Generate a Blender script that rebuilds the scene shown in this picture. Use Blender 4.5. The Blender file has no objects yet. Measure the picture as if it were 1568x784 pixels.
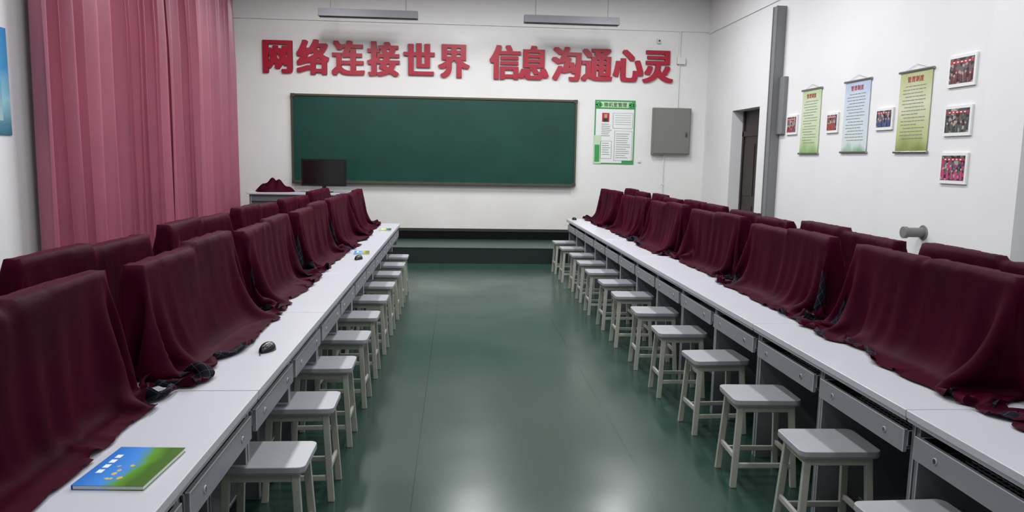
import bpy, bmesh, math, random, time
import numpy as np
from mathutils import Vector, Matrix
T0=time.time()
S=bpy.context.scene
S.view_settings.view_transform='Standard'
S.view_settings.look='None'
random.seed(3)

def lin(c):
    return tuple(((v/255)/12.92 if v/255<=.04045 else ((v/255+.055)/1.055)**2.4) for v in c)+(1,)

def mat(name,col,rough=.6,metal=0,spec=.5,noise=0,nscale=6,bump=0,bscale=60,sheen=0,sheencol=None):
    m=bpy.data.materials.new(name); m.use_nodes=True
    nt=m.node_tree; b=nt.nodes['Principled BSDF']
    c=lin(col)
    b.inputs['Base Color'].default_value=c
    b.inputs['Roughness'].default_value=rough
    b.inputs['Metallic'].default_value=metal
    b.inputs['Specular IOR Level'].default_value=spec
    if sheen:
        b.inputs['Sheen Weight'].default_value=sheen
        b.inputs['Sheen Roughness'].default_value=.3
        b.inputs['Sheen Tint'].default_value=lin(sheencol or col)
    tc=nt.nodes.new('ShaderNodeTexCoord')
    if noise:
        n=nt.nodes.new('ShaderNodeTexNoise'); n.inputs['Scale'].default_value=nscale; n.inputs['Detail'].default_value=5
        nt.links.new(tc.outputs['Object'],n.inputs['Vector'])
        r=nt.nodes.new('ShaderNodeMapRange'); r.inputs['To Min'].default_value=1-noise; r.inputs['To Max'].default_value=1+noise
        r.inputs['From Min'].default_value=.3; r.inputs['From Max'].default_value=.7
        nt.links.new(n.outputs['Fac'],r.inputs['Value'])
        mx=nt.nodes.new('ShaderNodeVectorMath'); mx.operation='SCALE'; mx.inputs[0].default_value=c[:3]
        nt.links.new(r.outputs[0],mx.inputs['Scale'])
        nt.links.new(mx.outputs[0],b.inputs['Base Color'])
    if bump:
        n2=nt.nodes.new('ShaderNodeTexNoise'); n2.inputs['Scale'].default_value=bscale; n2.inputs['Detail'].default_value=3
        nt.links.new(tc.outputs['Object'],n2.inputs['Vector'])
        bp=nt.nodes.new('ShaderNodeBump'); bp.inputs['Strength'].default_value=bump; bp.inputs['Distance'].default_value=.01
        nt.links.new(n2.outputs['Fac'],bp.inputs['Height']); nt.links.new(bp.outputs[0],b.inputs['Normal'])
    return m

class B:
    def __init__(s): s.v=[]; s.f=[]; s.m=[]
    def add(s,vs,fs,m):
        o=len(s.v); s.v+= [tuple(v) for v in vs]
        for f in fs: s.f.append(tuple(i+o for i in f)); s.m.append(m)
    def box(s,x0,x1,y0,y1,z0,z1,m=0):
        s.add([(x0,y0,z0),(x1,y0,z0),(x1,y1,z0),(x0,y1,z0),(x0,y0,z1),(x1,y0,z1),(x1,y1,z1),(x0,y1,z1)],
          [(0,3,2,1),(4,5,6,7),(0,1,5,4),(1,2,6,5),(2,3,7,6),(3,0,4,7)],m)
    def beam(s,p0,p1,w,d,m=0):
        p0=Vector(p0);p1=Vector(p1)
        vs=[]
        for p in (p0,p1):
            for a,b_ in((-1,-1),(1,-1),(1,1),(-1,1)): vs.append(p+Vector((a*w/2,b_*d/2,0)))
        s.add(vs,[(0,3,2,1),(4,5,6,7),(0,1,5,4),(1,2,6,5),(2,3,7,6),(3,0,4,7)],m)
    def cyl(s,p0,p1,r,m=0,n=12,r1=None):
        p0=Vector(p0);p1=Vector(p1); ax=(p1-p0).normalized()
        u=ax.orthogonal().normalized(); w=ax.cross(u); r1=r if r1 is None else r1
        vs=[p0+(u*math.cos(2*math.pi*i/n)+w*math.sin(2*math.pi*i/n))*r for i in range(n)]
        vs+=[p1+(u*math.cos(2*math.pi*i/n)+w*math.sin(2*math.pi*i/n))*r1 for i in range(n)]
        fs=[(i,(i+1)%n,n+(i+1)%n,n+i) for i in range(n)]+[tuple(range(n-1,-1,-1)),tuple(range(n,2*n))]
        s.add(vs,fs,m)
    def rprism(s,cx,cy,w,d,r,z0,z1,m=0,k=5):
        pts=[]
        for qx,qy,a0 in((1,1,0),(-1,1,90),(-1,-1,180),(1,-1,270)):
            for i in range(k+1):
                a=math.radians(a0+90*i/k)
                pts.append((cx+qx*(w/2-r)+r*math.cos(a),cy+qy*(d/2-r)+r*math.sin(a)))
        n=len(pts)
        s.add([(x,y,z0) for x,y in pts]+[(x,y,z1) for x,y in pts],
          [(i,(i+1)%n,n+(i+1)%n,n+i) for i in range(n)]+[tuple(range(n-1,-1,-1)),tuple(range(n,2*n))],m)
    def mesh(s,name,mats,bevel=0,smooth=False):
        me=bpy.data.meshes.new(name); me.from_pydata(s.v,[],s.f)
        for m in mats: me.materials.append(m)
        me.polygons.foreach_set('material_index',s.m)
        bm=bmesh.new(); bm.from_mesh(me)
        if bevel:
            bmesh.ops.bevel(bm,geom=[e for e in bm.edges if e.is_manifold and e.calc_face_angle(0)>.6],offset=bevel,segments=2,affect='EDGES',profile=.5,clamp_overlap=True)
        bmesh.ops.recalc_face_normals(bm,faces=bm.faces)
        bm.to_mesh(me); bm.free()
        if smooth:
            me.polygons.foreach_set('use_smooth',[True]*len(me.polygons))
        return me
    def obj(s,name,mats,bevel=0,smooth=False,loc=(0,0,0),rot=0):
        return place(name,s.mesh(name,mats,bevel,smooth),loc,rot)
def place(name,me,loc=(0,0,0),rot=0,sc=None):
    o=bpy.data.objects.new(name,me); o.location=loc; o.rotation_euler=(0,0,rot)
    if sc: o.scale=sc
    S.collection.objects.link(o); return o

# ---------------- dimensions ----------------
XL,XR,YF,YB,H=-3.9,4.34,13.1,-2.2,4.6

# ---------------- wall material ----------------
def wallmat(name,col,stain=0):
    m=mat(name,col,.75,spec=.25,noise=.025,nscale=1.3,bump=.06,bscale=35)
    if stain:
        nt=m.node_tree;b=nt.nodes['Principled BSDF']
        src=b.inputs['Base Color'].links[0].from_socket
        g=nt.nodes.new('ShaderNodeNewGeometry'); sp=nt.nodes.new('ShaderNodeSeparateXYZ'); nt.links.new(g.outputs['Position'],sp.inputs[0])
        r=nt.nodes.new('ShaderNodeMapRange'); r.inputs['From Min'].default_value=1.3; r.inputs['From Max'].default_value=.38; r.inputs['To Max'].default_value=.35
        nt.links.new(sp.outputs['Z'],r.inputs['Value'])
        n=nt.nodes.new('ShaderNodeTexNoise'); n.inputs['Scale'].default_value=2; n.inputs['Detail'].default_value=6; nt.links.new(g.outputs['Position'],n.inputs['Vector'])
        r2=nt.nodes.new('ShaderNodeMapRange'); r2.inputs['From Min'].default_value=.3; r2.inputs['From Max'].default_value=.8; nt.links.new(n.outputs['Fac'],r2.inputs['Value'])
        mu=nt.nodes.new('ShaderNodeMath'); mu.operation='MULTIPLY'; nt.links.new(r.outputs[0],mu.inputs[0]); nt.links.new(r2.outputs[0],mu.inputs[1])
        mx=nt.nodes.new('ShaderNodeMix'); mx.data_type='RGBA'; nt.links.new(mu.outputs[0],mx.inputs['Factor']); nt.links.new(src,mx.inputs['A']); mx.inputs['B'].default_value=lin((205,195,160))
        nt.links.new(mx.outputs['Result'],b.inputs['Base Color'])
    return m
M_wall=wallmat('wall_paint',(225,225,226))
M_wallf=wallmat('wall_paint_front',(229,228,226),1)
M_ceil=wallmat('ceiling_paint',(215,215,215))

# floor
M_floor=mat('green_pvc_floor',(40,65,57),.3,spec=.55,noise=.06,nscale=1.0)
nt=M_floor.node_tree;b=nt.nodes['Principled BSDF']
g=nt.nodes.new('ShaderNodeNewGeometry'); sp=nt.nodes.new('ShaderNodeSeparateXYZ'); nt.links.new(g.outputs['Position'],sp.inputs[0])
src=b.inputs['Base Color'].links[0].from_socket
last=None
def seam(axis,val,w):
    global last
    a=nt.nodes.new('ShaderNodeMath');a.operation='SUBTRACT';nt.links.new(sp.outputs[axis],a.inputs[0]);a.inputs[1].default_value=val
    c=nt.nodes.new('ShaderNodeMath');c.operation='ABSOLUTE';nt.links.new(a.outputs[0],c.inputs[0])
    d=nt.nodes.new('ShaderNodeMath');d.operation='LESS_THAN';nt.links.new(c.outputs[0],d.inputs[0]);d.inputs[1].default_value=w
    if last is None: last=d.outputs[0]
    else:
        e=nt.nodes.new('ShaderNodeMath');e.operation='MAXIMUM';nt.links.new(last,e.inputs[0]);nt.links.new(d.outputs[0],e.inputs[1]);last=e.outputs[0]
for v in(-.2,.97,-2.4,3.2): seam('X',v,.003)
seam('Y',7.4,.003)
mx=nt.nodes.new('ShaderNodeMix');mx.data_type='RGBA';nt.links.new(last,mx.inputs['Factor']);nt.links.new(src,mx.inputs['A']);mx.inputs['B'].default_value=lin((24,40,36));nt.links.new(mx.outputs['Result'],b.inputs['Base Color'])
n=nt.nodes.new('ShaderNodeTexNoise');n.inputs['Scale'].default_value=.9;n.inputs['Detail'].default_value=2;nt.links.new(g.outputs['Position'],n.inputs['Vector'])
r=nt.nodes.new('ShaderNodeMapRange');r.inputs['From Min'].default_value=.3;r.inputs['From Max'].default_value=.7;r.inputs['To Min'].default_value=.19;r.inputs['To Max'].default_value=.29
nt.links.new(n.outputs['Fac'],r.inputs['Value']);nt.links.new(r.outputs[0],b.inputs['Roughness'])
n=nt.nodes.new('ShaderNodeTexNoise');n.inputs['Scale'].default_value=1.8;n.inputs['Detail'].default_value=1;nt.links.new(g.outputs['Position'],n.inputs['Vector'])
bp=nt.nodes.new('ShaderNodeBump');bp.inputs['Strength'].default_value=.35;bp.inputs['Distance'].default_value=.012;nt.links.new(n.outputs['Fac'],bp.inputs['Height']);nt.links.new(bp.outputs[0],b.inputs['Normal'])

# ---------------- room shell ----------------
q=B();q.box(XL-.2,XR+.4,YB-.2,YF+.2,-.1,0);q.obj('floor',[M_floor])
q=B();q.box(XL-.2,XR+.4,YB-.2,YF+.2,H,H+.1);q.obj('ceiling',[M_ceil])
q=B();q.box(XL-.2,XR+.4,YF,YF+.2,0,H);q.obj('wall_front',[M_wallf])
q=B();q.box(XL-.2,XL,YB,YF,0,H);q.obj('wall_left',[M_wall])
q=B();q.box(XL-.2,XR+.4,YB-.2,YB,0,H);q.obj('wall_back',[M_wall])
DY0,DY1,DH=10.70,11.79,2.42
q=B();q.box(XR,XR+.3,YB,DY0,0,H);q.obj('wall_right',[M_wall])
q=B();q.box(XR,XR+.3,DY1,YF,0,H);q.obj('wall_right_far',[M_wall])
q=B();q.box(XR,XR+.3,DY0,DY1,DH,H);q.obj('wall_right_lintel',[M_wall])
q=B();q.box(4.2,XR+.02,5.37,5.81,0,H);q.obj('wall_right_pilaster',[M_wall])
q=B();q.box(XL,XR,YF-.025,YF,3.83,H);q.obj('trim_front_beam',[M_wallf],.004)
q=B();q.box(XR-.02,XR,10.15,YF-.025,3.80,H);q.obj('trim_right_beam',[M_wall],.004)
# door
M_door=mat('dark_wood_door',(44,30,30),.45,noise=.15,nscale=8)
M_steel=mat('brushed_steel',(150,150,150),.3,metal=1)
q=B();q.box(XR+.2,XR+.24,DY0+.001,DY1-.001,0,DH-.001,0)
for a,b_ in((DY0+.1,DY0+.5),(DY1-.5,DY1-.1)):
    for z0,z1 in((.15,.95),(1.1,1.9)): q.box(XR+.19,XR+.2,a,b_,z0,z1,0)
q.box(XR+.18,XR+.2,DY0+.001,DY0+.06,0,DH-.001,0);q.box(XR+.18,XR+.2,DY1-.06,DY1-.001,0,DH-.001,0);q.box(XR+.18,XR+.2,DY0+.001,DY1-.001,2.02,2.1,0)
q.cyl((XR+.15,DY0+.12,1.03),(XR+.2,DY0+.12,1.03),.012,1);q.cyl((XR+.15,DY0+.11,1.03),(XR+.15,DY0+.24,1.03),.01,1)
q.obj('door_1',[M_door,M_steel],.003)

# stage
M_stage=mat('dark_stage_riser',(20,30,29),.5,noise=.1)
M_stagetop=mat('stage_green_top',(40,64,58),.35,noise=.08,nscale=2)
M_stageblk=mat('stage_black_top',(14,16,17),.7,spec=.1)
q=B();q.box(XL+.02,3.25,11.45,YF-.001,0,.235,0);q.box(XL+.02,3.25,11.445,YF-.001,.235,.245,1)
q.box(XL+.02,3.25,12.65,YF-.001,.245,.375,2);q.box(XL+.02,3.25,12.645,YF-.001,.375,.385,2)
q.obj('stage_platform',[M_stage,M_stagetop,M_stageblk],.002)

# ---------------- blackboard ----------------
M_board=mat('green_chalkboard',(20,66,57),.33,spec=.4,noise=.14,nscale=1.6)
M_frame=mat('bronze_frame',(88,80,62),.4,metal=.4)
M_frame2=mat('board_corner',(64,60,55),.5)
x0,x1,z0,z1=-2.785,2.067,1.15,2.63
q=B();q.box(x0+.03,x1-.03,YF-.03,YF-.002,z0+.03,z1-.03,0)
q.box(x0,x1,YF-.05,YF-.002,z1-.035,z1,1);q.box(x0,x1,YF-.05,YF-.002,z0,z0+.035,1)
q.box(x0,x0+.035,YF-.05,YF-.002,z0+.035,z1-.035,1);q.box(x1-.035,x1,YF-.05,YF-.002,z0+.035,z1-.035,1)
q.box(x0+.05,x1-.05,YF-.10,YF-.05,z0-.005,z0+.012,1)
for cx in(x0,x1-.06):
    for cz in(z0-.003,z1-.057): q.box(cx-.003,cx+.063,YF-.056,YF-.05,cz,cz+.06,2)
q.obj('chalkboard',[M_board,M_frame,M_frame2],.003)

# ---------------- lettering ----------------
M_red=mat('red_acrylic',(166,16,46),.4)
def glyph(ch,ext):
    cu=bpy.data.curves.new('g','FONT');cu.body=ch;cu.size=1;cu.extrude=ext
    ob=bpy.data.objects.new('g',cu);S.collection.objects.link(ob)
    bpy.context.view_layer.update()
    dg=bpy.context.evaluated_depsgraph_get()
    me=bpy.data.meshes.new_from_object(ob.evaluated_get(dg))
    v=np.array([tuple(p.co) for p in me.vertices]) if len(me.vertices) else np.zeros((1,3))
    f=[tuple(p.vertices) for p in me.polygons]
    bpy.data.objects.remove(ob);bpy.data.curves.remove(cu);bpy.data.meshes.remove(me)
    return v,f
q=B()
chars=[('网',-2.985),('络',-2.41),('连',-1.83),('接',-1.245),('世',-.646),('界',-.06),('信',.806),('息',1.294),('沟',1.86),('通',2.39),('心',2.935),('灵',3.456)]
ref,_=glyph('网',.02)
rw=np.ptp(ref[:,0]);rh=np.ptp(ref[:,1])
BX,BY=.026,.011
sx=(.485-2*BX)/max(rw,.01);sy=(.53-2*BY)/max(rh,.01)
ymid=(ref[:,1].max()+ref[:,1].min())/2
offs=[(a,c) for a in(-1,-.5,0,.5,1) for c in(-1,0,1)]
for ch,cx in chars:
    v,f=glyph(ch,.02)
    xm=(v[:,0].max()+v[:,0].min())/2
    ym=.5*ymid+.5*(v[:,1].max()+v[:,1].min())/2
    for k,(a,c) in enumerate(offs):
        vs=[(cx+(p[0]-xm)*sx+a*BX,YF-.022-(p[2]*.9 if p[2]<0 else p[2]*.9+.0002*k),3.225+(p[1]-ym)*sy+c*BY) for p in v]
        q.add(vs,f,0)
me=bpy.data.meshes.new('wall_lettering');me.from_pydata(q.v,[],q.f);me.materials.append(M_red)
place('wall_lettering',me)

# ---------------- posters ----------------
M_white=mat('paper_white',(228,230,228),.5)
M_ink=mat('print_grey',(120,125,120),.7)
M_green=mat('print_green',(60,150,80),.5)
M_lgreen=mat('print_light_green',(190,215,180),.5)
M_redp=mat('print_red',(175,45,55),.5)
M_dark=mat('print_dark',(45,45,50),.6)
def gradmat(name,cols,vertical=True):
    m=bpy.data.materials.new(name);m.use_nodes=True;nt=m.node_tree;b=nt.nodes['Principled BSDF'];b.inputs['Roughness'].default_value=.4
    tc=nt.nodes.new('ShaderNodeTexCoord');sp=nt.nodes.new('ShaderNodeSeparateXYZ');nt.links.new(tc.outputs['Generated'],sp.inputs[0])
    n=nt.nodes.new('ShaderNodeTexNoise');n.inputs['Scale'].default_value=3;nt.links.new(tc.outputs['Generated'],n.inputs['Vector'])
    a=nt.nodes.new('ShaderNodeMath');a.operation='MULTIPLY_ADD';nt.links.new(n.outputs['Fac'],a.inputs[0]);a.inputs[1].default_value=.3;nt.links.new(sp.outputs['Z' if vertical else 'Y'],a.inputs[2])
    s2=nt.nodes.new('ShaderNodeMath');s2.operation='SUBTRACT';nt.links.new(a.outputs[0],s2.inputs[0]);s2.inputs[1].default_value=.15
    cr=nt.nodes.new('ShaderNodeValToRGB');nt.links.new(s2.outputs[0],cr.inputs[0])
    while len(cr.color_ramp.elements)<len(cols):cr.color_ramp.elements.new(.5)
    for e,(p,c) in zip(cr.color_ramp.elements,cols):e.position=p;e.color=lin(c)
    nt.links.new(cr.outputs[0],b.inputs['Base Color']);return m
M_pg=gradmat('poster_green_gradient',[(0,(120,160,85)),(.22,(195,210,170)),(.7,(205,215,190)),(1,(165,195,130))])
M_pb=gradmat('poster_blue_gradient',[(0,(110,160,110)),(.12,(205,215,215)),(.7,(198,208,222)),(1,(160,182,212))])
M_py=gradmat('poster_olive_gradient',[(0,(115,128,60)),(.22,(180,186,130)),(.55,(208,210,180)),(1,(170,175,115))])
M_psky=gradmat('poster_sky_gradient',[(0,(60,120,140)),(.35,(150,200,215)),(.6,(70,150,200)),(1,(60,140,200))])
# front wall rules poster (faces -Y)
q=B();px0,px1,pz0,pz1=2.38,3.09,1.55,2.645;yy=YF
def fr(x0,x1,z0,z1,m,l): q.box(x0,x1,yy-.012-.0012*l,yy-.003,z0,z1,m)
W=px1-px0;Hh=pz1-pz0
def rel(a,b_,c,d,m,l): fr(px0+a*W,px0+b_*W,pz0+c*Hh,pz0+d*Hh,m,l)
rel(0,1,0,1,1,0);rel(.03,.97,.015,.86,0,1);rel(.0,.18,.0,.45,3,2);rel(.02,.14,.03,.3,1,3);rel(.7,1,.0,.06,1,2);rel(.05,.95,.885,.975,3,2)
rel(.18,.36,.66,.80,4,3);rel(.215,.325,.66,.73,5,4);rel(.235,.305,.72,.78,6,5)
rel(.45,.95,.56,.80,2,2);rel(.46,.94,.565,.795,0,3);rel(.5,.95,.05,.52,2,2);rel(.51,.94,.055,.515,0,3);rel(.16,.44,.08,.36,2,2);rel(.17,.43,.085,.355,0,3)
for k in range(12):
    z=.47-k*.034; rel(.54,.9-random.random()*.12,z,z+.008,2,4)
for k in range(7):
    z=.62-k*.03; rel(.17,.44-random.random()*.1,z,z+.007,2,4)
for k in range(6):
    z=.32-k*.035; rel(.2,.41-random.random()*.06,z,z+.008,2,4)
for k in range(5):
    z=.76-k*.035; rel(.5,.9,z,z+.005,2,4)
for sx_,cx in((1,px0+.06*W),(-1,px0+.94*W)):
    for k in range(5):
        a=k*1.25; c=Vector((cx+.04*math.cos(a)+sx_*.02,yy-.018,pz0+.925*Hh+.03*math.sin(a)))
        q.cyl(c,c+Vector((0,.003,0)),.028,1,10)
for i,ch in enumerate('微机室管理'):
    v,f=glyph(ch,.01)
    s_=.078;xm=(v[:,0].max()+v[:,0].min())/2;ym=(v[:,1].max()+v[:,1].min())/2
    for dxx in(-.002,.002):
        q.add([(px0+W*(.27+.115*i)+(p[0]-xm)*s_+dxx,yy-.017-p[2]*.1,pz0+.93*Hh+(p[1]-ym)*s_) for p in v],f,1)
M_skin=mat('print_skin',(190,150,130),.5)
q.obj('classroom_rules_poster',[M_white,M_green,M_ink,M_lgreen,M_redp,M_dark,M_skin])
# right wall scroll posters (face -X)
def scroll(ya,yb,za,zb,m):
    q=B();X=XR
    q.box(X-.012,X-.006,ya,yb,za,zb,0)
    q.cyl((X-.014,ya-.02,zb),(X-.014,yb+.02,zb),.012,1);q.cyl((X-.014,ya-.02,za),(X-.014,yb+.02,za),.012,1)
    q.cyl((X-.01,(ya+yb)/2,zb+.06),(X-.01,ya+.03,zb),.0015,1,4);q.cyl((X-.01,(ya+yb)/2,zb+.06),(X-.01,yb-.03,zb),.0015,1,4)
    w=yb-ya;h=zb-za
    for i,ch in enumerate('管理制度'):
        v,f=glyph(ch,.01);s_=.06;xm=(v[:,0].max()+v[:,0].min())/2;ym=(v[:,1].max()+v[:,1].min())/2
        yc=yb-w*(.3+.13*i)
        q.add([(X-.014-p[2]*.1,yc-(p[0]-xm)*s_,zb-.1*h+(p[1]-ym)*s_) for p in v],f,2)
    for k in range(16):
        z=zb-.19*h-k*.043*h
        st=.12 if k%3 else .2; en=.88-random.random()*(.35 if k%3==2 else .08)
        t=st
        while t<en:
            l=min(.05+random.random()*.09,en-t)
            q.box(X-.0135,X-.012,yb-w*(t+l),yb-w*t,z,z+.007,3); t+=l+.02
    q.obj('hanging_scroll_poster',[m,M_steel,M_redp,M_ink])
scroll(8.84,9.325,1.74,2.52,M_pg);scroll(7.76,8.275,1.75,2.52,M_pb);scroll(6.72,7.22,1.744,2.51,M_py)
def photomat(i,base):
    m=bpy.data.materials.new('photo_print_%d'%i);m.use_nodes=True;nt=m.node_tree;b=nt.nodes['Principled BSDF'];b.inputs['Roughness'].default_value=.25
    tc=nt.nodes.new('ShaderNodeTexCoord');mp=nt.nodes.new('ShaderNodeMapping');nt.links.new(tc.outputs['Object'],mp.inputs[0]);mp.inputs['Location'].default_value=(i*3.1,i*1.7,i)
    v=nt.nodes.new('ShaderNodeTexVoronoi');v.inputs['Scale'].default_value=34;nt.links.new(mp.outputs[0],v.inputs['Vector'])
    sp=nt.nodes.new('ShaderNodeSeparateColor');nt.links.new(v.outputs['Color'],sp.inputs[0])
    cr=nt.nodes.new('ShaderNodeValToRGB');nt.links.new(sp.outputs[0],cr.inputs[0]);cr.color_ramp.interpolation='CONSTANT'
    cols=[(0,(60,52,58)),(.25,(110,98,98)),(.5,base),(.7,(170,160,155)),(.85,(75,75,100))]
    while len(cr.color_ramp.elements)<5:cr.color_ramp.elements.new(.5)
    for e,(p,c) in zip(cr.color_ramp.elements,cols):e.position=p;e.color=lin(c)
    nt.links.new(cr.outputs[0],b.inputs['Base Color']);return m
def photo(yc,zc,w,h,i,base):
    q=B();q.box(XR-.02,XR-.002,-w/2,w/2,-h/2,h/2,0)
    q.box(XR-.022,XR-.02,-w/2+.025,w/2-.025,-h/2+.03,h/2-.025,1)
    q.box(XR-.0235,XR-.022,-w/2+.03,w/2-.03,h*.24,h*.32,2)
    for k in range(5):
        yk=-w/2+.06+k*(w-.12)/4; z=-h*.1-random.random()*h*.12
        q.cyl((XR-.0245,yk,z+.03),(XR-.022,yk,z+.03),.011,4,10); q.box(XR-.024,XR-.022,yk-.014,yk+.014,-h/2+.035,z+.015,3)
    for k in range(5):
        yk=-w*.28+k*w*.14; q.box(XR-.0245,XR-.0235,yk-.01,yk+.01,h*.26,h*.30,0)
    q.obj('framed_photo',[M_white,photomat(i,base),M_redp,mat('print_cloth_%d'%i,base,.5),M_skin],loc=(0,yc,zc))
photo(9.58,2.11,.30,.25,1,(150,50,60));photo(8.52,2.09,.27,.23,2,(160,70,70));photo(7.45,2.08,.31,.22,3,(70,85,130))
photo(6.31,2.435,.36,.27,4,(110,50,56));photo(6.31,2.01,.36,.26,5,(75,85,75));photo(6.31,1.60,.36,.27,6,(190,70,120))
q=B();q.box(XL+.002,XL+.012,6.1,6.97,1.74,2.65,0);q.box(XL+.012,XL+.014,6.2,6.85,1.86,2.2,1);q.obj('wall_picture_poster',[M_psky,gradmat('poster_sea',[(0,(180,200,190)),(.5,(90,160,190)),(1,(120,190,215))])])

# ---------------- electrical box etc. ----------------
M_gbox=mat('grey_enamel_box',(120,120,116),.5,spec=.4)
M_pvc=mat('white_pvc',(222,222,220),.4)
q=B();q.box(3.39,4.06,YF-.10,YF-.002,1.727,2.53,0);q.box(3.41,4.04,YF-.112,YF-.10,1.747,2.51,0)
q.cyl((3.98,YF-.125,2.12),(3.98,YF-.11,2.12),.02,1);q.box(3.965,3.995,YF-.13,YF-.112,2.04,2.1,2)
q.obj('electrical_distribution_box',[M_gbox,M_steel,M_dark],.004)
q=B();q.cyl((3.83,YF-.015,2.532),(3.83,YF-.015,3.83),.014,0);q.box(3.78,3.92,YF-.07,YF-.002,3.28,3.4,0);q.obj('electrical_conduit',[M_pvc])
q=B();q.cyl((3.62,YF-.015,.0),(3.62,YF-.015,1.725),.014,0);q.box(3.6,3.64,YF-.03,YF-.002,1.2,1.22,0);q.obj('electrical_conduit',[M_pvc])
q=B();q.box(3.42,3.48,YF-.05,YF-.002,3.62,3.70,0);q.cyl((3.45,YF-.07,3.66),(3.45,YF-.05,3.66),.02,1);q.obj('wall_motion_sensor',[M_pvc,M_dark],.004)
q=B();q.box(3.17,3.22,YF-.02,YF-.002,1.58,1.63,0);q.box(3.183,3.207,YF-.024,YF-.02,1.59,1.62,0);q.obj('light_switch',[M_pvc],.003)
M_trunk=mat('grey_steel_trunking',(122,123,124),.5,spec=.4)
q=B();q.box(XR-.13,XR-.001,9.98,10.10,0,3.68,0);q.box(XR-.14,XR-.13,9.97,9.99,0,3.68,0);q.box(XR-.14,XR-.13,10.09,10.11,0,3.68,0);q.box(XR-.05,XR-.001,9.80,9.98,2.0,2.75,0)
q.obj('steel_cable_trunking',[M_trunk],.003)
q=B();q.box(XR-.03,XR-.001,10.25,10.35,1.35,1.45,1);q.box(XR-.034,XR-.03,10.27,10.33,1.37,1.43,1);q.obj('wall_switch_panel',[M_trunk,M_pvc],.003)
q=B();q.cyl((XR-.001,6.67,1.0),(XR-.16,6.67,1.0),.045,0,20);q.cyl((XR-.16,6.67,1.0),(XR-.2,6.67,1.0),.055,0,20);q.cyl((XR-.01,6.67,1.0),(XR-.001,6.67,1.0),.07,0,20)
q.obj('pvc_wall_pipe',[M_gbox],.004,)

# ---------------- blackboard lamps ----------------
M_lamp=mat('grey_lamp_housing',(112,112,117),.5)
for a,b_ in((-2.17,-.63),(1.05,2.58)):
    q=B();yc=12.3;zc=3.76
    pr=[(-.09,0),(.09,0),(.05,.12),(-.05,.12)]
    vs=[(a,yc+p,zc+z) for p,z in pr]+[(b_,yc+p,zc+z) for p,z in pr]
    q.add(vs,[(0,1,2,3),(7,6,5,4),(0,4,5,1),(1,5,6,2),(2,6,7,3),(3,7,4,0)],0)
    q.box(a+.02,b_-.02,yc-.03,yc+.03,zc-.012,zc,1)
    for t in(.12,.88):
        x=a+(b_-a)*t; q.cyl((x,yc,zc+.12),(x,yc,H),.006,0,8)
    q.obj('blackboard_lamp',[M_lamp,M_lamp],.003)
# ceiling fluorescents
M_tube=bpy.data.materials.new('tube_glow');M_tube.use_nodes=True
bb=M_tube.node_tree.nodes['Principled BSDF'];bb.inputs['Emission Color'].default_value=(1,1,1,1);bb.inputs['Emission Strength'].default_value=3
for yl,pw in((10.7,66),(8.0,59),(5.2,44),(2.4,29),(-.4,16)):
    for xl in(-1.9,.3,2.5):
        q=B();q.box(xl-.12,xl+.12,yl-.62,yl+.62,4.42,4.46,0);q.box(xl-.05,xl+.05,yl-.6,yl+.6,4.46,H,0)
        q.cyl((xl-.06,yl-.58,4.40),(xl-.06,yl+.58,4.40),.015,1);q.cyl((xl+.06,yl-.58,4.40),(xl+.06,yl+.58,4.40),.015,1)
        q.obj('fluorescent_ceiling_lamp',[M_pvc,M_tube])
        L=bpy.data.lights.new('fluorescent_light','AREA');L.shape='RECTANGLE';L.size=.22;L.size_y=1.2;L.energy=pw;L.color=(.975,.988,1)
        o=bpy.data.objects.new('fluorescent_light',L);o.location=(xl,yl,4.37);S.collection.objects.link(o)

# ---------------- curtain ----------------
M_cur=mat('pink_satin_curtain',(164,92,111),.32,spec=.6,sheen=.12,sheencol=(230,205,210),noise=.05,nscale=2)
def curtain(ya,yb,seed):
    rs=np.random.RandomState(seed);n=int((yb-ya)*120);nz=34
    u=np.linspace(0,1,n);ph=u*(yb-ya)
    w=np.cumsum(.7+.6*np.interp(u,np.linspace(0,1,14),rs.rand(14)));w=w/w[-1]*round((yb-ya)/.235)
    amp=np.interp(u,np.linspace(0,1,14),.65+.5*rs.rand(14))
    V=[]
    for j in range(nz+1):
        t=j/nz;z=4.2-t*3.79
        ph2=2*np.pi*(w+.10*np.sin(2*t+u*9))
        sgn=np.sin(ph2);a=.08+.045*min(1,t*3)
        x=XL+.21+a*amp*(sgn+.25*np.sin(2*ph2+1+1.5*t)*t+.12*np.sin(.5*ph2+t*2))
        y=ya+ph+.035*np.cos(ph2)*amp+.05*t*np.sin(u*14)
        if t<.03: x=x+.008*np.sin(ph2*4)
        x=np.maximum(x,XL+.02)
        for i in range(n):V.append((x[i],y[i],z))
    F=[(j*n+i,j*n+i+1,(j+1)*n+i+1,(j+1)*n+i) for j in range(nz) for i in range(n-1)]
    me=bpy.data.meshes.new('curtain');me.from_pydata(V,[],F);me.materials.append(M_cur);me.polygons.foreach_set('use_smooth',[True]*len(me.polygons))
    place('curtain',me)
curtain(7.05,10.0,1);curtain(9.98,12.98,2)
q=B();q.cyl((XL+.22,6.85,4.24),(XL+.22,13.05,4.24),.018,0)
for y in(7,9,11,12.9):q.box(XL,XL+.22,y-.01,y+.01,4.235,4.25,0)
q.obj('curtain_rail',[M_steel])

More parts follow.
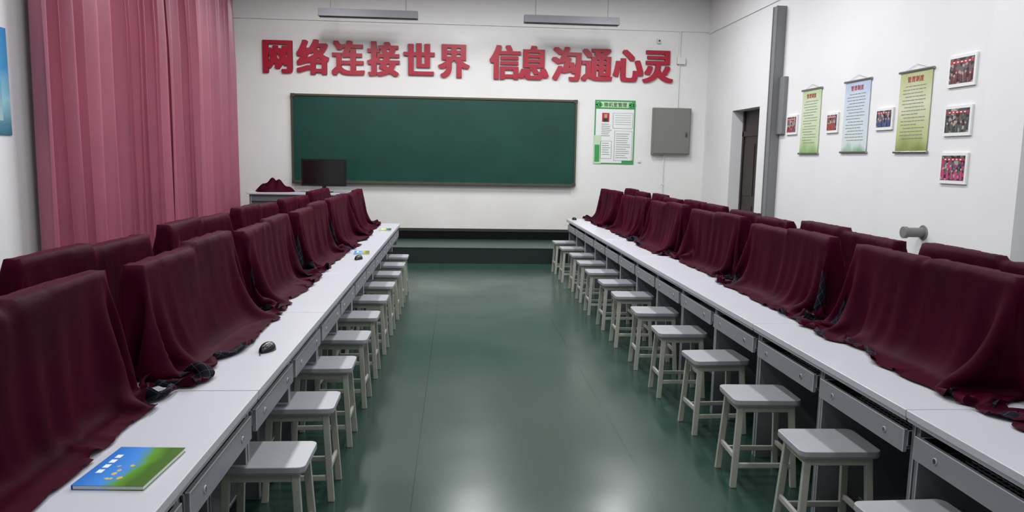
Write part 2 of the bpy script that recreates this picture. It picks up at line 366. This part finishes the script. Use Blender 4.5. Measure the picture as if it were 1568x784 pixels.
# ---------------- desks ----------------
M_top=mat('desk_laminate_top',(192,192,200),.3,spec=.45,noise=.02,nscale=3)
M_edge=mat('desk_edge',(160,162,168),.4)
M_panel=mat('desk_panel_grey',(112,114,120),.5,noise=.04)
M_strip=mat('keyboard_tray_front',(134,136,142),.45)
M_black=mat('black_plastic',(12,12,14),.3)
DW=1.41
def desk_mesh(notch):
    q=B();hw=DW/2-.0025
    q.box(0,.698,-hw,hw,.722,.75,0)
    q.box(.004,.03,-hw+.004,hw-.004,.708,.7215,1)
    for y in(-hw+.004,hw-.022,-.02,.002):
        if notch:
            q.box(.045,.69,y,y+.018,.47,.7215,2);q.box(.19,.69,y,y+.018,.0,.47,2)
        else: q.box(.045,.69,y,y+.018,.0,.7215,2)
    q.box(.5,.518,-hw+.022,-.02,.08,.72,2);q.box(.5,.518,.02,hw-.022,.08,.72,2)
    for s_ in(-1,1):
        ya,yb=(-hw+.03,-.03) if s_<0 else(.03,hw-.03)
        q.box(.02,.036,ya,yb,.578,.665,3)
        q.box(.036,.42,ya+.01,yb-.01,.585,.6,2)
        q.cyl((.016,(ya+yb)/2+.2,.62),(.021,(ya+yb)/2+.2,.62),.012,4,12)
        q.cyl((.016,(ya+yb)/2-.2,.62),(.021,(ya+yb)/2-.2,.62),.012,4,12)
        q.box(.036,.4,ya,ya+.008,.6,.66,4);q.box(.036,.4,yb-.008,yb,.6,.66,4)
        q.box(.25,.5,ya-.01,yb+.01,.08,.096,2)
        yc=(ya+yb)/2
        q.box(.09,.23,yc-.21,yc+.21,.6,.616,5)
        for r_ in range(5):
            for c_ in range(14):
                q.box(.1+r_*.024,.12+r_*.024,yc-.2+c_*.0287,yc-.2+c_*.0287+.024,.616,.622,5)
    return q.mesh('computer_desk',[M_top,M_edge,M_panel,M_strip,M_steel,M_black],.003)
me_desk=desk_mesh(False);me_deskn=desk_mesh(True)
RXF,LXF=1.615,-.725
yR=[2.49-.705+1.41*k for k in range(-1,7)]
yL=[2.755-.705+1.413*k for k in range(-1,6)]
for y in yR:
    place('computer_desk',me_desk,(RXF,y,0),0);place('computer_desk',me_desk,(RXF+1.4,y,0),math.pi)
for y in yL:
    place('computer_desk',me_deskn,(LXF,y,0),math.pi);place('computer_desk',me_desk,(LXF-1.4,y,0),0)

# ---------------- stools ----------------
M_seat=mat('stool_seat_grey',(160,161,166),.35,noise=.04)
M_leg=mat('stool_leg_cream',(172,172,158),.45,noise=.04)
q=B()
q.rprism(0,0,.34,.27,.03,.43,.455,0)
q.rprism(0,0,.334,.264,.028,.424,.43,2)
for a in(-1,1):
    for c in(-1,1):
        q.beam((a*.153,c*.122,0),(a*.128,c*.098,.425),.03,.024,1)
for c in(-1,1):
    q.box(-.13,.13,c*.1-.008,c*.1+.008,.385,.424,1)
    q.box(-.147,.147,c*.116-.008,c*.116+.008,.10,.125,1)
for a in(-1,1):
    q.box(a*.13-.008,a*.13+.008,-.1,.1,.385,.424,1)
    q.box(a*.144-.008,a*.144+.008,-.115,.115,.14,.165,1)
me_stool=q.mesh('stool',[M_seat,M_leg,M_edge],.003)
for k in range(13):
    y=2.25+.69*k
    place('stool',me_stool,(1.565+random.uniform(-.02,.02),y+random.uniform(-.03,.03),0),random.uniform(-.06,.06))
for k in range(11):
    y=2.2+.665*k
    place('stool',me_stool,(-.735+random.uniform(-.01,.01),y+random.uniform(-.02,.02),0),random.uniform(-.02,.02))

# ---------------- cloth covers ----------------
def velvet():
    m=mat('maroon_velvet',(50,1,22),.6,spec=.05,noise=.2,nscale=4,bump=.35,bscale=13,sheen=.15,sheencol=(210,35,95))
    nt=m.node_tree;b=nt.nodes['Principled BSDF']
    src=b.inputs['Base Color'].links[0].from_socket
    tc=nt.nodes.new('ShaderNodeTexCoord');uvn=tc.outputs['UV']
    sp=nt.nodes.new('ShaderNodeSeparateXYZ');nt.links.new(uvn,sp.inputs[0])
    outs=[]
    for ax in'XY':
        a=nt.nodes.new('ShaderNodeMath');a.operation='PINGPONG';a.inputs[1].default_value=.02;nt.links.new(sp.outputs[ax],a.inputs[0])
        c=nt.nodes.new('ShaderNodeMath');c.operation='LESS_THAN';c.inputs[1].default_value=.0014;nt.links.new(a.outputs[0],c.inputs[0]);outs.append(c.outputs[0])
    mxm=nt.nodes.new('ShaderNodeMath');mxm.operation='MAXIMUM';nt.links.new(outs[0],mxm.inputs[0]);nt.links.new(outs[1],mxm.inputs[1])
    pl=nt.nodes.new('ShaderNodeMix');pl.data_type='RGBA';nt.links.new(mxm.outputs[0],pl.inputs['Factor']);pl.inputs['A'].default_value=lin((18,19,28));pl.inputs['B'].default_value=lin((58,62,76))
    g=nt.nodes.new('ShaderNodeNewGeometry')
    mx=nt.nodes.new('ShaderNodeMix');mx.data_type='RGBA';nt.links.new(g.outputs['Backfacing'],mx.inputs['Factor']);nt.links.new(src,mx.inputs['A']);nt.links.new(pl.outputs['Result'],mx.inputs['B'])
    nt.links.new(mx.outputs['Result'],b.inputs['Base Color'])
    return m
M_vel=velvet()
def sim(seed,fl,clampx,an,thf):
    rs=np.random.RandomState(seed)
    dx=.018
    HX,HB=.045,.28
    gx=np.arange(-.46,fl,dx);hy=.94;gy=np.arange(-hy,hy+1e-6,dx)
    nx,ny=len(gx),len(gy)
    GX,GY=np.meshgrid(gx,gy,indexing='ij')
    ox,oy=rs.uniform(-.015,.015),rs.uniform(-.05,.05)
    FX=GX*math.cos(an)-GY*math.sin(an)+ox;FY=GX*math.sin(an)+GY*math.cos(an)+oy
    boxes=[]
    for sy in(-1,1):
        boxes.append((rs.uniform(-.012,.012),sy*.305+rs.uniform(-.012,.012),rs.uniform(-.05,.05),HX,HB,.45+rs.uniform(-.025,.02)))
    hm=np.where(FY<0,boxes[0][5],boxes[1][5])
    R_y=.583
    cxp=np.clip(FX,-HX,HX);cyp=np.clip(FY,-R_y,R_y)
    ddx=FX-cxp;ddy=FY-cyp;d=np.sqrt(ddx**2+ddy**2)+1e-9
    ux=ddx/d;uy=ddy/d
    th=np.radians(np.where(FX>0,80-(80-thf)*np.clip(ux,0,1)**2,80))
    drop=np.minimum(d*np.sin(th),hm-.012);d1=drop/np.sin(th)
    out=d1*np.cos(th)+(d-d1)
    P=np.stack([cxp+ux*out,cyp+uy*out,hm+.002-drop],-1)
    w=np.clip((d-.04)/.35,0,1)*np.abs(ux)
    P[...,1]*=1-.09*w
    p1,p2,p3=rs.rand(3)*6
    k1,k2=rs.uniform(20,27),rs.uniform(36,46)
    fo=.032*np.maximum(np.sin(GY*k1+p1+1.5*GX),-.3)+.010*np.sin(GY*k2+p2)+.024*np.sin(GY*8+p3)
    P[...,0]+=np.sign(FX)*w*(fo+.012)
    P+=rs.normal(0,.0006,P.shape);P[...,2]=np.maximum(P[...,2],.008)
    UV=np.stack([GX,GY],-1)
    prev=P.copy();dt=1/90
    lock=np.zeros((nx,ny),bool)
    for(cx,cy,a,hx,hyb,h)in boxes:
        lock|=(np.abs(FX-cx)<hx*.9)&(np.abs(FY-cy)<hyb)
    LP=P.copy()
    def st(A,Bm,rest,k):
        e=Bm-A;L=np.sqrt((e*e).sum(-1,keepdims=True))+1e-9
        c=e*(k*.5*(L-rest)/L);A+=c;Bm-=c
    def soft(A,Bm,rest,k):
        e=Bm-A;L=np.sqrt((e*e).sum(-1,keepdims=True))+1e-9;c=e*(k*(L-rest)/L);A+=c;Bm-=c
    def coll():
        for(cx,cy,a,hx,hyb,h)in boxes:
            ca,sa=math.cos(a),math.sin(a)
            rx=P[...,0]-cx;ry=P[...,1]-cy
            lx=rx*ca+ry*sa;ly=-rx*sa+ry*ca;z=P[...,2]
            ins=(np.abs(lx)<hx)&(np.abs(ly)<hyb)&(z<h)&~lock
            if not ins.any():continue
            p1=hx-np.abs(lx);p2=hyb-np.abs(ly)
            top=ins&(h-z<.015)
            z[top]=h
            mxx=ins&~top&(p1<=p2);my=ins&~top&~mxx
            sg=np.where(np.abs(FX-cx)>hx,np.sign(FX-cx),np.sign(lx+1e-9))
            lx2=np.where(mxx,sg*hx,lx);ly2=np.where(my,np.sign(ly)*hyb,ly)
            mm=mxx|my
            P[...,0]=np.where(mm,cx+lx2*ca-ly2*sa,P[...,0]);P[...,1]=np.where(mm,cy+lx2*sa+ly2*ca,P[...,1])
            prev[mm]+=.3*(P[mm]-prev[mm])
        P[lock]=LP[lock];prev[lock]=LP[lock]
        z=P[...,2];g=z<.008
        z[g]=.008
        # static friction against the desk top
        P[...,0][g]=prev[...,0][g]+.25*(P[...,0][g]-prev[...,0][g]);P[...,1][g]=prev[...,1][g]+.25*(P[...,1][g]-prev[...,1][g])
        np.clip(P[...,0],-.165,clampx,out=P[...,0]);np.clip(P[...,1],-.697,.697,out=P[...,1])
    dd=dx*math.sqrt(2)
    for step in range(120):
        V=(P-prev)*(.9 if step<90 else .75);prev[...]=P
        P+=V;P[...,2]-=9.8*dt*dt
        P[lock]=LP[lock]
        for it in range(8):
            for s_ in(0,1):
                st(P[s_:-1:2],P[s_+1::2],dx,1);st(P[:,s_:-1:2],P[:,s_+1::2],dx,1)
            soft(P[:-1,:-1],P[1:,1:],dd,.07);soft(P[1:,:-1],P[:-1,1:],dd,.07)
            soft(P[:-2],P[2:],2*dx,.04);soft(P[:,:-2],P[:,2:],2*dx,.04)
            soft(P[:-4],P[4:],4*dx,.015);soft(P[:,:-4],P[:,4:],4*dx,.015)
            P[lock]=LP[lock]
            if it%4==3:coll()
    for _ in range(2):
        Q=P.copy();Q[1:-1,1:-1]=.5*P[1:-1,1:-1]+.125*(P[:-2,1:-1]+P[2:,1:-1]+P[1:-1,:-2]+P[1:-1,2:]);Q[lock]=P[lock];P[...]=Q
    np.clip(P[...,2],.006,None,out=P[...,2])
    me=bpy.data.meshes.new('velvet_monitor_cover')
    F=[(i*ny+j,(i+1)*ny+j,(i+1)*ny+j+1,i*ny+j+1) for i in range(nx-1) for j in range(ny-1)]
    me.from_pydata(P.reshape(-1,3).tolist(),[],F)
    uvl=me.uv_layers.new(name='UVMap');uv=UV.reshape(-1,2)+2
    li=np.zeros(len(me.loops),dtype=np.int32);me.loops.foreach_get('vertex_index',li)
    uvl.data.foreach_set('uv',uv[li].astype(np.float32).ravel())
    me.materials.append(M_vel);me.polygons.foreach_set('use_smooth',[True]*len(me.polygons))
    return me,boxes
def monmesh(boxes):
    q=B()
    for(cx,cy,a,hx,hyb,h)in boxes:
        o=len(q.v)
        q.box(-.012,.012,-hyb+.03,hyb-.03,.11,h-.03,0);q.box(-.028,-.012,-hyb+.1,hyb-.1,.16,h-.08,0)
        q.box(.012,.013,-hyb+.04,hyb-.04,.13,h-.04,1)
        q.box(-.03,-.012,-.03,.03,.01,.3,0);q.rprism(0,0,.07,.22,.03,.0,.012,0)
        for i in range(o,len(q.v)):
            x,y,z=q.v[i];q.v[i]=(cx+x*math.cos(a)-y*math.sin(a),cy+x*math.sin(a)+y*math.cos(a),z)
    return q.mesh('computer_monitor_pair',[M_black,M_dark])
vars_=[]
for s_,fl,cxx,an,thf in((11,.575,.205,.02,74),(22,.62,.29,.10,70),(33,.60,.27,-.09,72),(44,.62,.30,.06,69),(55,.585,.26,-.05,73)):
    t=time.time();me,bx_=sim(s_,fl,cxx,an,thf);vars_.append((me,monmesh(bx_)));print('SIM',s_,time.time()-t)
def cover(x,y,rot,k):
    me,mm=vars_[k%5]
    o=place('velvet_monitor_cover',me,(x,y,.7505),rot);c=place('monitor_pair',mm);c.parent=o
for i,y in enumerate(yR):
    cover(2.13,y,math.pi,i+1);cover(2.50,y,0,i+3)
for i,y in enumerate(yL):
    cover(-1.215,y,0,(0,0,1,2,4,3,2)[i]);cover(-1.64,y,math.pi,i+2)

# ---------------- small things ----------------
def mousemesh():
    V=[];F=[];n=20;m=8
    for j in range(m+1):
        ph=j/m*math.pi/2
        for i in range(n):
            a=2*math.pi*i/n;V.append((.031*math.cos(a)*math.cos(ph)**.7*(1-.12*math.sin(a)),.056*math.sin(a)*math.cos(ph)**.7,.036*math.sin(ph)*(1-.2*math.sin(a)*math.cos(ph))))
    F=[(j*n+i,j*n+(i+1)%n,(j+1)*n+(i+1)%n,(j+1)*n+i) for j in range(m) for i in range(n)]+[tuple(range(n-1,-1,-1))]
    q=B();q.add(V,F,0);q.cyl((0,.03,.026),(0,.045,.022),.007,1,10)
    pts=[Vector((0,.055,.006)),Vector((-.004,.075,.004)),Vector((-.015,.09,.004))]
    for a,b_ in zip(pts,pts[1:]):q.cyl(a,b_,.0022,0,6)
    return q.mesh('computer_mouse',[M_black,M_dark],0,True)
mm=mousemesh()
for x,y,r_ in((-.835,3.33,2.9),(-.82,6.35,2.9),(1.70,10.75,.2)):
    place('computer_mouse',mm,(x,y,.7505),r_)
def bookmat(i,sky,gr,fig):
    m=bpy.data.materials.new('book_cover_art_%d'%i);m.use_nodes=True;nt=m.node_tree;b=nt.nodes['Principled BSDF'];b.inputs['Roughness'].default_value=.25
    tc=nt.nodes.new('ShaderNodeTexCoord');sp=nt.nodes.new('ShaderNodeSeparateXYZ');nt.links.new(tc.outputs['Generated'],sp.inputs[0])
    n=nt.nodes.new('ShaderNodeTexNoise');n.inputs['Scale'].default_value=2.5;nt.links.new(tc.outputs['Generated'],n.inputs['Vector'])
    a=nt.nodes.new('ShaderNodeMath');a.operation='MULTIPLY_ADD';nt.links.new(n.outputs['Fac'],a.inputs[0]);a.inputs[1].default_value=.35;nt.links.new(sp.outputs['X'],a.inputs[2])
    cr=nt.nodes.new('ShaderNodeValToRGB');nt.links.new(a.outputs[0],cr.inputs[0])
    cols=[(0,sky),(.6,tuple(min(255,c+40) for c in sky)),(.78,gr),(1,tuple(int(c*.7) for c in gr))]
    while len(cr.color_ramp.elements)<4:cr.color_ramp.elements.new(.5)
    for e,(p,c) in zip(cr.color_ramp.elements,cols):e.position=p;e.color=lin(c)
    v=nt.nodes.new('ShaderNodeTexVoronoi');v.inputs['Scale'].default_value=9;nt.links.new(tc.outputs['Generated'],v.inputs['Vector'])
    ds=nt.nodes.new('ShaderNodeVectorMath');ds.operation='DISTANCE';nt.links.new(tc.outputs['Generated'],ds.inputs[0]);ds.inputs[1].default_value=(.45,.33,1)
    lt=nt.nodes.new('ShaderNodeMath');lt.operation='LESS_THAN';lt.inputs[1].default_value=.2;nt.links.new(ds.outputs['Value'],lt.inputs[0])
    l2=nt.nodes.new('ShaderNodeMath');l2.operation='LESS_THAN';l2.inputs[1].default_value=.35;nt.links.new(v.outputs['Distance'],l2.inputs[0])
    mu=nt.nodes.new('ShaderNodeMath');mu.operation='MULTIPLY';nt.links.new(lt.outputs[0],mu.inputs[0]);nt.links.new(l2.outputs[0],mu.inputs[1])
    mx=nt.nodes.new('ShaderNodeMix');mx.data_type='RGBA';nt.links.new(mu.outputs[0],mx.inputs['Factor']);nt.links.new(cr.outputs[0],mx.inputs['A']);mx.inputs['B'].default_value=lin(fig)
    nt.links.new(mx.outputs['Result'],b.inputs['Base Color']);return m
def book(x,y,r_,m,w=.185,h=.26,z=.7505):
    q=B();q.box(-w/2+.002,w/2-.002,-h/2+.003,h/2-.003,.001,.011,0);q.box(-w/2,w/2,-h/2,h/2,0,.001,1);q.box(-w/2,w/2,-h/2,h/2,.011,.0125,1);q.box(-w/2-.001,-w/2,-h/2,h/2,0,.0125,1)
    # title strip printed along the top edge of the cover
    for k in range(4): q.box(-w/2+.02,-w/2+.036,h*(-.2+.13*k),h*(-.2+.13*k)+.022,.0125,.0128,0)
    q.obj('textbook',[M_white,m],loc=(x,y,z),rot=r_)
b1=bookmat(1,(30,100,185),(95,150,40),(215,180,90));b2=bookmat(2,(60,140,200),(190,190,80),(240,120,60));b3=bookmat(3,(170,185,90),(60,140,90),(220,220,220))
book(-.885,2.045,-.06,b1);book(-.84,6.75,.1,b2,.13,.2);book(-.83,8.9,.05,b3,.13,.22)

# teacher desk + monitor + cloth pile
q=B();q.box(-3.2,-1.6,11.75,12.45,1.0,1.03,0);q.box(-3.17,-3.14,11.8,12.42,.247,1.0,1);q.box(-1.66,-1.63,11.8,12.42,.247,1.0,1);q.box(-3.14,-1.66,11.85,11.87,.35,1.0,1)
q.box(-3.14,-1.66,11.8,11.85,.9,1.0,1);q.box(-2.42,-2.39,11.87,12.42,.247,1.0,1)
q.obj('teacher_desk',[M_top,M_panel],.004)
q=B();q.box(-.35,.35,-.02,.02,.1,.52,0);q.box(-.32,.32,-.023,-.02,.13,.495,1);q.box(-.2,.2,.02,.05,.16,.4,0);q.box(-.03,.03,.0,.03,.015,.15,0);q.rprism(0,.01,.26,.18,.04,0,.015,0)
q.obj('computer_monitor',[M_black,mat('dark_glossy_screen',(6,6,8),.15)],.004,loc=(-2.08,12.05,1.03),rot=-.06)
def pile(loc,w,d,h,seed):
    rs=np.random.RandomState(seed);V=[];F=[];n=64;m=30
    ph=rs.rand(8)*6
    for j in range(m+1):
        r_=j/m
        for i in range(n):
            a=2*math.pi*i/n
            rr=r_*(1+.10*math.sin(3*a+ph[0])+.06*math.sin(5*a+ph[1]))
            x=rr*math.cos(a);y=rr*math.sin(a)
            fold=.20*math.sin(5*x+3*y+ph[2])+.14*math.sin(9*y-4*x+ph[3])+.10*math.sin(13*x+ph[4])
            z=h*(1-r_**3)*(.85+fold)+.002
            V.append((w/2*x,d/2*y,max(z,.002)))
    F=[(j*n+i,(j+1)*n+i,(j+1)*n+(i+1)%n,j*n+(i+1)%n) for j in range(m) for i in range(n)]
    me=bpy.data.meshes.new('folded_velvet_cloth');me.from_pydata(V,[],F);me.materials.append(M_vel);me.polygons.foreach_set('use_smooth',[True]*len(me.polygons))
    bm=bmesh.new();bm.from_mesh(me);bmesh.ops.remove_doubles(bm,verts=bm.verts,dist=1e-5);bmesh.ops.recalc_face_normals(bm,faces=bm.faces)
    if sum(f.normal.z for f in bm.faces)<0:bmesh.ops.reverse_faces(bm,faces=bm.faces)
    bm.to_mesh(me);bm.free()
    place('folded_velvet_cloth',me,loc)
pile((-2.87,12.1,1.03),.60,.45,.17,5)

# ---------------- world & camera ----------------
w=bpy.data.worlds.new('World');S.world=w;w.use_nodes=True;w.node_tree.nodes['Background'].inputs[0].default_value=(.8,.85,.9,1);w.node_tree.nodes['Background'].inputs[1].default_value=.3
cam=bpy.data.cameras.new('camera');cam.sensor_width=36;cam.lens=1150/1568*36;cam.clip_end=60
co=bpy.data.objects.new('camera',cam);S.collection.objects.link(co);S.camera=co
psi,phi,rho=math.radians(4.3),math.radians(7.43),math.radians(1.03)
Fw=Vector((math.sin(psi)*math.cos(phi),math.cos(psi)*math.cos(phi),-math.sin(phi)))
R0=Vector((math.cos(psi),-math.sin(psi),0));U0=R0.cross(Fw)
R=R0*math.cos(rho)+U0*math.sin(rho);U=U0*math.cos(rho)-R0*math.sin(rho)
M=Matrix(((R.x,U.x,-Fw.x,0),(R.y,U.y,-Fw.y,0),(R.z,U.z,-Fw.z,1.62),(0,0,0,1)))
co.matrix_world=M
print('TOTAL',time.time()-T0)
